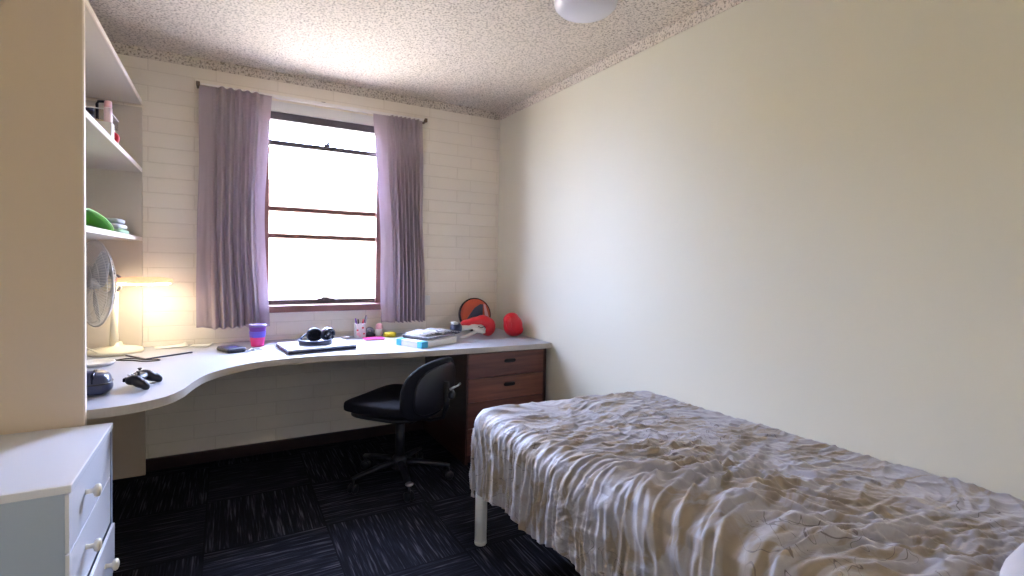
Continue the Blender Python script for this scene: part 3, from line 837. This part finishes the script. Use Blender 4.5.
# laptop and headphones
lp = onp('laptop', 'closed silver laptop on the desk under the window, headphones on it', 'laptop', -1.425, -.415, R(8)); lp.scale = (1.07, 1.08, 1.3)
boxo('base', (-.18, .18, -.135, .135, .003, .012), M['navy'], lp, .004); boxo('lid', (-.18, .18, -.135, .135, .013, .021), M['silver'], lp, .003)
boxo('port', (.1795, .1808, -.10, -.06, .005, .010), M['dark'], lp); boxo('hinge', (-.12, .12, .130, .137, .006, .016), M['blkp'], lp, .002)
hp = onp('headphones', 'dark over-ear headphones lying on the closed laptop', 'headphones', -1.432, -.405, R(4), DZ + .0275); hp.scale = (1.18, 1.15, 1.12)
arc = [(.075 * math.cos(t), -.01 + .085 * math.sin(t), .014) for t in (R(180 - 18) + R(216) * q / 30 for q in range(31))]
def band(bm, pts_, h_, th):
    rows = []
    for i, p in enumerate(pts_):
        p = Vector(p); d = Vector((p.x, p.y + .01, 0)).normalized()
        rows.append([bm.verts.new(p + d * s * th / 2 + Vector((0, 0, z))) for s, z in ((1, -h_ / 2), (1, h_ / 2), (-1, h_ / 2), (-1, -h_ / 2))])
    for a_, b2 in zip(rows, rows[1:]):
        for k in range(4): bm.faces.new((a_[k], a_[(k + 1) % 4], b2[(k + 1) % 4], b2[k])).smooth = False
    bm.faces.new(rows[0]); bm.faces.new(rows[-1][::-1])
bm = bmesh.new(); band(bm, arc, .024, .008); fin('headband', bm, M['navy'], hp)
bm = bmesh.new(); band(bm, [(p[0] * .93, (p[1] + .01) * .93 - .01, p[2]) for p in arc[6:25]], .019, .009); fin('headband_pad', bm, M['silver'], hp)
for (cx_, cy_, yaw_, m_) in ((.005, .042, R(-80), 'blk'), (.070, .036, R(-60), 'blkg')):
    mt = Matrix.Translation((cx_, cy_, .040)) @ Matrix.Rotation(yaw_, 4, 'Z') @ Matrix.Rotation(PI / 2 + .1, 4, 'Y')
    cupo = latheo('ear_cup', [(0, -.018), (.030, -.018), (.037, -.010), (.038, .004), (.034, .008), (0, .008)], M['navy'], hp, 32, mt)
    bm = bmesh.new(); rings = [mt @ Vector((.027 * math.cos(t), .027 * math.sin(t), .013)) for t in (2 * PI * q / 28 for q in range(28))]
    tube(bm, rings, .0095, 10, True); lathe(bm, [(0, .009), (.024, .009)], 28, mt); fin('ear_pad', bm, M[m_], cupo)
tubeo('yoke', [(-.072, .016, .014), (-.05, .045, .03), (-.03, .05, .045)], .005, M['navy'], hp, 8); tubeo('yoke', [(.072, .012, .014), (.085, .03, .03), (.085, .04, .045)], .005, M['steel'], hp, 8)
# computer mouse-like white clip behind laptop
ms = seo('earbud_case', .028, .020, .010, M['white'], None, .8, .9, loc=(-1.20, -.13, DZ + .010), nu=24, nv=12); tag(ms, 'tiny white earbud case behind the right corner of the laptop', 'earbud case')
# pen holder
ph = onp('pen_holder', 'square white pen holder with pink print under the right edge of the window', 'pen holder', -1.10, -.105)
bm = bmesh.new()
for (a, b_, c, d) in ((-.032, .032, -.032, -.029), (-.032, .032, .029, .032), (-.032, -.029, -.029, .029), (.029, .032, -.029, .029)): box(bm, a, b_, c, d, 0, .098)
box(bm, -.029, .029, -.029, .029, 0, .003); hb = fin('holder_body', bm, M['paper'], ph)
for (x, z, r_) in ((-.018, .03, .010), (-.008, .018, .007), (.012, .070, .006), (-.022, .055, .006), (.02, .03, .005)):
    boxo('printed_patch', (x - r_, x + r_, -.0335, -.0322, z - r_, z + r_), M['palepink'] if r_ > .0065 else M['red'], hb, .0005)
for k, (dx, dy, tx, ty, hh, mk) in enumerate(((-.015, -.005, -.03, .0, .132, 'purple'), (-.004, .008, -.005, .02, .122, 'wooddark'), (.008, -.006, .02, -.01, .126, 'red'), (.015, .006, .055, .01, .145, 'blkp'), (.018, -.008, .045, .0, .138, 'grey'), (.008, .012, .065, .0, .150, 'navy'), (-.012, .012, -.02, .01, .118, 'wooddark'))):
    p0 = Vector((dx * .5, dy * .5, .004)); p1 = Vector((dx + tx * .55, dy + ty, hh))
    pn = onp('pen', ['purple pen leaning left in the pen holder', 'dark pen upright in the middle of the pen holder', 'red pen in the pen holder', 'black pen leaning right in the pen holder', 'grey pen leaning right in the pen holder', 'tall navy pen leaning furthest right in the pen holder', 'short dark pen at the back left of the pen holder'][k], 'pen', -1.10, -.105, 0, DZ, 'pens in the pen holder')
    tubeo('barrel', [p0, p0.lerp(p1, .7)], .0042, M[mk], pn, 10); tubeo('cap', [p0.lerp(p1, .7), p1], [.0052, .0046], M[mk], pn, 10)
# tape dispenser
td = onp('tape_dispenser', 'small black tape dispenser beside the pen holder', 'tape dispenser', -1.025, -.085, R(8))
bm = bmesh.new(); prof = [(-.035, 0), (.045, 0), (.045, .018), (.025, .018), (.012, .030), (-.012, .038), (-.03, .03), (-.037, .015)]
a = [bm.verts.new((x, -.013, z)) for x, z in prof]; b2 = [bm.verts.new((x, .013, z)) for x, z in prof]
bm.faces.new(a); bm.faces.new(b2[::-1])
for i in range(len(prof)): bm.faces.new((a[i], b2[i], b2[(i + 1) % 8], a[(i + 1) % 8]))
fin('body', bm, M['blkp'], td)
latheo('tape_roll', [(.012, -.010), (.030, -.010), (.030, .010), (.012, .010), (.012, -.010)], M['grey'], td, 28, Matrix.Translation((-.004, 0, .036)) @ Matrix.Rotation(PI / 2, 4, 'X'))
# pink bottle
pb = onp('nail_care_bottle', 'pale pink capped bottle beside the yellow tub on the desk', 'bottle', -.965, -.09)
latheo('body', [(0, 0), (.024, 0), (.026, .004), (.025, .05), (.020, .056), (0, .056)], M['wht'], pb, 28)
latheo('cap', [(.0215, .052), (.026, .054), (.024, .074), (.016, .088), (0, .091)], M['palepink'], pb, 28)
# yellow tub
yt = onp('yellow_tub', 'small round yellow tub beside the pale pink bottle', 'tub', -.905, -.145); yt.scale = (1.35, 1.35, 1.25)
latheo('body', [(0, 0), (.026, 0), (.031, .006), (.031, .014), (0, .014)], M['yellow'], yt, 32); latheo('lid', [(.032, .014), (.033, .018), (.030, .024), (.012, .027), (0, .0275)], M['yellow'], yt, 32)
# pink note pad
npd = onp('note_pad', 'hot pink note pad lying in front of the pen holder', 'note pad', -1.035, -.215, R(-2))
boxo('pages', (-.062, .062, -.045, .045, 0, .007), M['palepink'], npd, .001); boxo('cover', (-.064, .064, -.047, .047, .007, .010), M['pink'], npd, .001)
# books
br_ = R(26)
bn = onp('ring_binder', 'thick white book with cyan corner tabs at the bottom of the stack', 'book', -.765, -.50, br_, DZ); bn.scale = (1.08, 1.02, 1.3)
boxo('cover', (-.15, .15, -.115, .115, 0, .0025), M['paper'], bn, .001); boxo('page_block', (-.146, .147, -.111, .111, .0025, .026), M['paper'], bn, .001)
boxo('cover', (-.15, .15, -.115, .115, .026, .029), M['wht'], bn, .001); boxo('spine', (-.152, -.149, -.115, .115, 0, .029), M['wht'], bn, .001)
for yy in (-.1165, .060):
    boxo('corner_tab', (-.1545, -.105, yy, yy + .040, -.0 + .001, .0303), M['cyan'], bn, .001)
nb_ = onp('grey_notebook', 'grey spiral notebook with a striped cover in the middle of the stack', 'book', -.745, -.475, br_ + .05, DZ + .0395)
boxo('page_block', (-.13, .14, -.105, .105, 0, .014), M['grey'], nb_, .001); boxo('cover', (-.132, .142, -.107, .107, .014, .016), M['zebra'], nb_, .0005)
bm = bmesh.new()
for k in range(24):
    yy = -.095 + .19 * k / 23
    tube(bm, [(-.130 + .008 * math.cos(t), yy, .008 + .0095 * math.sin(t)) for t in (2 * PI * q / 12 for q in range(12))], .0011, 5, True)
fin('spiral_wire', bm, M['blkp'], nb_)
mg = onp('magazine', 'black and white patterned magazine on top of the book stack', 'magazine', -.70, -.44, br_ - .12, DZ + .0575)
bm = bmesh.new(); g = []
for i in range(21):
    u = i / 20 - .5
    g.append([bm.verts.new((u * .30, v * .20, .006 + .012 * math.exp(-(abs(u) - .17) ** 2 / .02) - (.010 if abs(u) < .01 else 0) * 1)) for v in (-.5, 0, .5)])
for i in range(20):
    for j in range(2): bm.faces.new((g[i][j], g[i + 1][j], g[i + 1][j + 1], g[i][j + 1])).smooth = True
q = fin('open_pages', bm, M['zebra'], mg, True); s_ = q.modifiers.new('s', 'SOLIDIFY'); s_.thickness = .005
# boxing gear
fm = onp('focus_mitt', 'round orange and black boxing focus pad leaning on the brick wall', 'boxing pad', -.235, -.085, R(-6)); fm.scale = (1.13, 1.13, 1.13)
tilt = Matrix.Translation((0, -.012, .112)) @ Matrix.Rotation(R(90 - 12), 4, 'X')
latheo('pad', [(0, -.028), (.10, -.028), (.112, -.018), (.114, .0), (.110, .012), (0, .012)], M['blkg'], fm, 48, tilt)
latheo('face', [(0, .0165), (.080, .0155), (.104, .0125), (.104, .010), (0, .010)], M['orange'], fm, 48, tilt)
def flat_shape(name, pts_, m_, par, z0=.0155, z1=.0185):
    bm = bmesh.new(); prism(bm, pts_, z0, z1); bmesh.ops.transform(bm, matrix=tilt, verts=bm.verts); return fin(name, bm, m_, par)
flat_shape('printed_mark', [(-.075, -.045), (-.045, -.005), (-.005, .045), (.035, .068), (.055, .066), (.052, .02), (.045, -.05), (.0, -.06), (-.05, -.058)], M['navy'], fm)
flat_shape('printed_stripe', [(.060, .070), (.074, .062), (.092, -.02), (.080, -.04), (.066, -.01)], M['palepink'], fm)
g1 = onp('boxing_glove', 'red boxing glove lying palm down with a black cuff, in front of the round pad', 'boxing glove', -.372, -.375, R(0), group='boxing gloves'); g1.scale = (1.12, 1.1, 1.12)
blobs('fist', [((.095, 0, .062), (.050, .055, .062), (0, 0, 0)), ((.065, 0, .092), (.060, .055, .045), (0, R(15), 0)), ((.01, 0, .098), (.075, .050, .030), (0, R(-6), 0)), ((-.05, .0, .092), (.045, .042, .022), (0, R(-14), 0))], M['red'], g1, .005, 6)
blobs('palm', [((.028, -.022, .062), (.045, .034, .026), (0, R(25), 0)), ((-.03, -.020, .072), (.055, .034, .018), (0, R(-15), 0)), ((-.072, -.012, .068), (.032, .034, .018), (0, R(-20), 0))], M['wht'], g1, .005, 5)
blobs('thumb', [((.01, -.050, .050), (.050, .017, .017), (0, R(20), 0)), ((-.045, -.048, .028), (.055, .014, .012), (0, R(-22), 0)), ((-.09, -.045, .014), (.03, .012, .010), (0, R(-12), 0))], M['wht'], g1, .004, 4)
cf = blobs('cuff', [((-.118, 0, .064), (.034, .042, .036), (0, R(-18), 0)), ((-.135, 0, .058), (.024, .040, .034), (0, R(-18), 0))], M['navy'], g1, .004, 3)
boxo('cuff_patch', (-.150, -.118, -.028, .028, .088, .1015), M['wht'], g1, .004)
tubeo('lace', [(-.0, -.060, .075), (.02, -.062, .066), (.045, -.058, .072), (.05, -.055, .06)], .003, M['blkp'], g1, 6)
g2 = onp('boxing_glove', 'red boxing glove standing on its cuff in the corner of the desk', 'boxing glove', -.112, -.47, R(20), group='boxing gloves'); g2.scale = (1.18, 1.1, 1.10)
blobs('fist', [((0, 0, .075), (.068, .055, .072), (0, R(-18), 0)), ((-.018, 0, .115), (.052, .050, .044), (0, R(-25), 0)), ((.020, 0, .045), (.058, .05, .042), (0, 0, 0))], M['red'], g2, .005, 6)
blobs('thumb', [((-.062, -.012, .118), (.017, .020, .026), (0, R(20), 0)), ((-.055, -.018, .085), (.018, .020, .034), (0, R(-12), 0))], M['red'], g2, .004, 3)

# ------------------------------------------------------------------ things on the shelves
SZ1, SZ2 = 1.733 + .022, 1.343 + .022
def box_open(name, x, y, w_, d_, h_, m_, label, cat, z, rz=0):
    t = onp(name, label, cat, x, y, rz, z); bm = bmesh.new(); k = .003
    for (a, b_, c, d) in ((-w_ / 2, w_ / 2, -d_ / 2, -d_ / 2 + k), (-w_ / 2, w_ / 2, d_ / 2 - k, d_ / 2), (-w_ / 2, -w_ / 2 + k, -d_ / 2 + k, d_ / 2 - k), (w_ / 2 - k, w_ / 2, -d_ / 2 + k, d_ / 2 - k)): box(bm, a, b_, c, d, 0, h_)
    box(bm, -w_ / 2 + k, w_ / 2 - k, -d_ / 2 + k, d_ / 2 - k, 0, k); fin('tub', bm, m_, t)
    tubeo('rim', [(-w_ / 2, -d_ / 2, h_), (w_ / 2, -d_ / 2, h_), (w_ / 2, d_ / 2, h_), (-w_ / 2, d_ / 2, h_)], .003, M['white'], t, 6, True)
    return t
pp = onp('paper_stack', 'stack of white papers at the bottom of the pile on the middle shelf', 'papers', -2.468, -.62, 0, SZ1)
boxo('pages', (-.12, .12, -.12, .12, 0, .048), M['paper'], pp, .002); boxo('top_sheet', (-.118, .122, -.121, .118, .048, .0495), M['palepink'], pp, .0005)
kc = onp('card_box', 'flat kraft card box between the papers and the clear tub', 'box', -2.473, -.62, .04, SZ1 + .0505)
boxo('body', (-.10, .115, -.115, .115, 0, .050), M['tan'], kc, .002); boxo('lid', (-.102, .117, -.117, .117, .042, .054), M['tan'], kc, .002)
box_open('storage_tub', -2.466, -.625, .235, .23, .045, M['clear'], 'clear plastic tub of toiletries on top of the card box', 'tub', SZ1 + .1055)
TZ = SZ1 + .1055 + .0035
bb = onp('hair_clip', 'black hair clip standing up in the clear tub', 'hair clip', -2.378, -.700, R(70), TZ)
tubeo('clip_frame', [(0, -.018, 0), (0, -.020, .070), (0, -.014, .082), (0, .014, .082), (0, .020, .070), (0, .018, 0)], .006, M['blkp'], bb, 8, True)
bb = onp('black_jar', 'small squat black jar in the clear tub near the panel', 'jar', -2.422, -.705, 0, TZ)
latheo('body', [(0, 0), (.016, 0), (.018, .03), (0, .03)], M['blkp'], bb, 20); latheo('lid', [(0, .03), (.019, .03), (.019, .045), (.015, .048), (0, .048)], M['navy'], bb, 20)
bx = onp('white_carton', 'small white carton under the pink lotion bottle', 'box', -2.350, -.80, 0, SZ1)
boxo('body', (-.026, .026, -.03, .03, 0, .076), M['paper'], bx, .002); boxo('flap', (-.027, .027, -.031, .031, .076, .078), M['paper'], bx, .001)
bb = onp('lotion_bottle', 'pink lotion bottle on the small white carton on the middle shelf', 'bottle', -2.341, -.80, 0, SZ1 + .0785)
latheo('body', [(0, 0), (.013, 0), (.015, .004), (.015, .062), (.012, .068), (0, .068)], mat('pink_lotion', (.84, .66, .70), .35), bb, 28); latheo('cap', [(0, .066), (.013, .067), (.014, .07), (.0135, .090), (.010, .095), (0, .095)], M['palepink'], bb, 28)
bb = onp('tape_ring', 'little red ring-shaped tape roll beside the white carton', 'tape', -2.338, -.735, 0, SZ1)
latheo('roll', [(.014, -.008), (.028, -.008), (.028, .008), (.014, .008), (.014, -.008)], M['red'], bb, 28, Matrix.Translation((0, 0, .028)) @ Matrix.Rotation(R(-20), 4, 'Z') @ Matrix.Rotation(PI / 2, 4, 'X'))
# green tray leaning: a shallow bowl-shaped folder
gb = onp('green_basket', 'bright green plastic half-round basket on the lowest shelf', 'basket', -2.405, -.98, 0, SZ2)
bm = bmesh.new(); g = []
for i in range(33):
    t = PI * i / 32
    row = []
    for j in range(9):
        s = -1 + 2 * j / 8
        yy = .355 * math.cos(t); qq = (yy + .355) / .71; zz = .080 * (1 - qq ** 1.7) * min(1, qq * 6) ** .5
        row.append(bm.verts.new((s * .075 * (.25 + .75 * math.sin(t) ** .5), yy, .002 + zz * (1 - .15 * s * s))))
    g.append(row)
for i in range(32):
    for j in range(8): bm.faces.new((g[i][j], g[i + 1][j], g[i + 1][j + 1], g[i][j + 1])).smooth = True
fin('shell', bm, M['green'], gb).modifiers.new('s', 'SOLIDIFY').thickness = .003
tubeo('rim', [(.078 * (.25 + .75 * math.sin(t) ** .5), .355 * math.cos(t), .003 + .068 * (1 - ((math.cos(t) + 1) / 2) ** 1.7) * min(1, (math.cos(t) + 1) * 3) ** .5) for t in (PI * q / 32 for q in range(33))], .003, mat('light_green_rim', (.35, .75, .2), .4), gb, 6)
for k, (z, m_, lab) in enumerate(((0, 'green', 'folded pale green cloth at the bottom of the shelf stack'), (.025, 'paper', 'folded white cloth in the middle of the shelf stack'), (.050, 'grey', 'folded grey patterned cloth on top of the shelf stack'))):
    c = seo('folded_cloth', .06 - k * .004, (.125 - k * .018), .0122, mat('cloth_%s' % m_, {'green': (.45, .62, .40), 'paper': (.76, .76, .74), 'grey': (.45, .48, .48)}[m_], .9, bump=.4, bscale=40), None, .5, .4, loc=(-2.385, -.44 - k * .02, SZ2 + z + .0122))
    tag(c, lab, 'cloth', 'folded cloths on the lowest shelf')

# ------------------------------------------------------------------ outside
gr = boxo('ground_outside', (-30, 30, .2, 40, -.6, -.5), M['ground']); struct(gr)
hs = thing('neighbouring_building', 'pale building far beyond the window with small dark windows', 'building', (2.5, 17, -.5))
bm = bmesh.new(); box(bm, -16, 14, 0, 6, 0, 4.3); fin('wall', bm, M['ext'], hs)
for x0, wv in ((-.9, .45), (-.2, .4), (2.6, .42), (5.0, .35)):
    f = boxo('window', (x0, x0 + wv, -.05, .02, 2.35, 2.65), M['extwin'], hs)
bm = bmesh.new(); box(bm, -16.4, 14.4, -.5, 6.4, 4.3, 4.5); fin('roof', bm, M['ext'], hs)

# ------------------------------------------------------------------ light
wd = bpy.data.worlds.new('sky'); sc.world = wd; wd.use_nodes = True; nt = wd.node_tree
bg = nt.nodes['Background']
tc = N(nt, 'ShaderNodeTexCoord'); sp = N(nt, 'ShaderNodeSeparateXYZ'); nt.links.new(tc.outputs['Generated'], sp.inputs[0])
rg = N(nt, 'ShaderNodeMapRange'); rg.interpolation_type = 'SMOOTHSTEP'
for k, v in (('From Min', -.15), ('From Max', .25), ('To Min', 0), ('To Max', 1)): rg.inputs[k].default_value = v
nt.links.new(sp.outputs['Y'], rg.inputs['Value'])
mx = N(nt, 'ShaderNodeMix', data_type='RGBA'); nt.links.new(rg.outputs['Result'], mx.inputs['Factor'])
BACK = (.165, .18, .225); SKY = (19, 23, 35)  # BACK is dim fill added behind the camera, entering by the open end
el = N(nt, 'ShaderNodeMapRange'); el.interpolation_type = 'SMOOTHSTEP'
for k, v in (('From Min', -.10), ('From Max', .45), ('To Min', .12), ('To Max', 2.0)): el.inputs[k].default_value = v
nt.links.new(sp.outputs['Z'], el.inputs['Value'])
bk_ = N(nt, 'ShaderNodeVectorMath', operation='SCALE'); bk_.inputs[0].default_value = BACK
nt.links.new(el.outputs['Result'], bk_.inputs['Scale']); nt.links.new(bk_.outputs[0], mx.inputs['A'])
az = N(nt, 'ShaderNodeMapRange'); az.interpolation_type = 'SMOOTHSTEP'     # sky dimmed to the left, shaped to lower the bright peak on wall_right
for k, v in (('From Min', -.25), ('From Max', -.92), ('To Min', 1.0), ('To Max', .50)): az.inputs[k].default_value = v
nt.links.new(sp.outputs['X'], az.inputs['Value'])
sk_ = N(nt, 'ShaderNodeVectorMath', operation='SCALE'); sk_.inputs[0].default_value = SKY
nt.links.new(az.outputs['Result'], sk_.inputs['Scale']); nt.links.new(sk_.outputs[0], mx.inputs['B'])
nt.links.new(mx.outputs['Result'], bg.inputs['Color']); bg.inputs['Strength'].default_value = 1.0

sl = bpy.data.lights.new('sun', 'SUN'); sl.energy = 48; sl.angle = .01; sl.color = (1, .88, .70)
so = bpy.data.objects.new('sun', sl); COL.objects.link(so); so.rotation_euler = Vector((.6, .35, -.8)).to_track_quat('-Z', 'Y').to_euler(); so.location = (-6, -4, 8)

def portal(name, loc, rot, sx, sy):
    l = bpy.data.lights.new(name, 'AREA'); l.shape = 'RECTANGLE'; l.size = sx; l.size_y = sy; l.energy = 1
    l.cycles.is_portal = True
    o = bpy.data.objects.new(name, l); COL.objects.link(o); o.location = loc; o.rotation_euler = rot
portal('window_portal', ((WX0 + WX1) / 2, T + .01, (WZ0 + WZ1) / 2), (R(-90), 0, 0), WX1 - WX0, WZ1 - WZ0)
portal('rear_portal', (XL / 2, YN - .01, H / 2), (R(90), 0, 0), -XL, H)

# ------------------------------------------------------------------ camera
def cam():
    f = 506.452; y, p, r = R(29.546), R(-1.702), R(1.187)
    fw = Vector((math.sin(y) * math.cos(p), math.cos(y) * math.cos(p), math.sin(p)))
    rt = Vector((math.cos(y), -math.sin(y), 0)); up = rt.cross(fw)
    Rt = rt * math.cos(r) + up * math.sin(r); Up = -rt * math.sin(r) + up * math.cos(r)
    cd = bpy.data.cameras.new('camera'); c = bpy.data.objects.new('camera', cd); COL.objects.link(c)
    m = Matrix((Rt, Up, -fw)).transposed().to_4x4(); m.translation = (-1.898, -3.592, 1.276)
    c.matrix_world = m
    cd.sensor_fit = 'HORIZONTAL'; cd.sensor_width = 36; cd.lens = f * 36 / 1024
    cd.shift_x = 0; cd.shift_y = -12.622 / 1024
    cd.clip_start = .02
    sc.camera = c
cam()
vs = sc.view_settings; vs.view_transform = 'Standard'; vs.look = 'None'; vs.gamma = 1; vs.use_curve_mapping = False
vs.exposure = 1.08
try:
    sc.cycles.use_denoising = True; sc.cycles.max_bounces = 10; sc.cycles.diffuse_bounces = 6; sc.cycles.transparent_max_bounces = 12
    sc.cycles.sample_clamp_indirect = 8
except Exception: pass
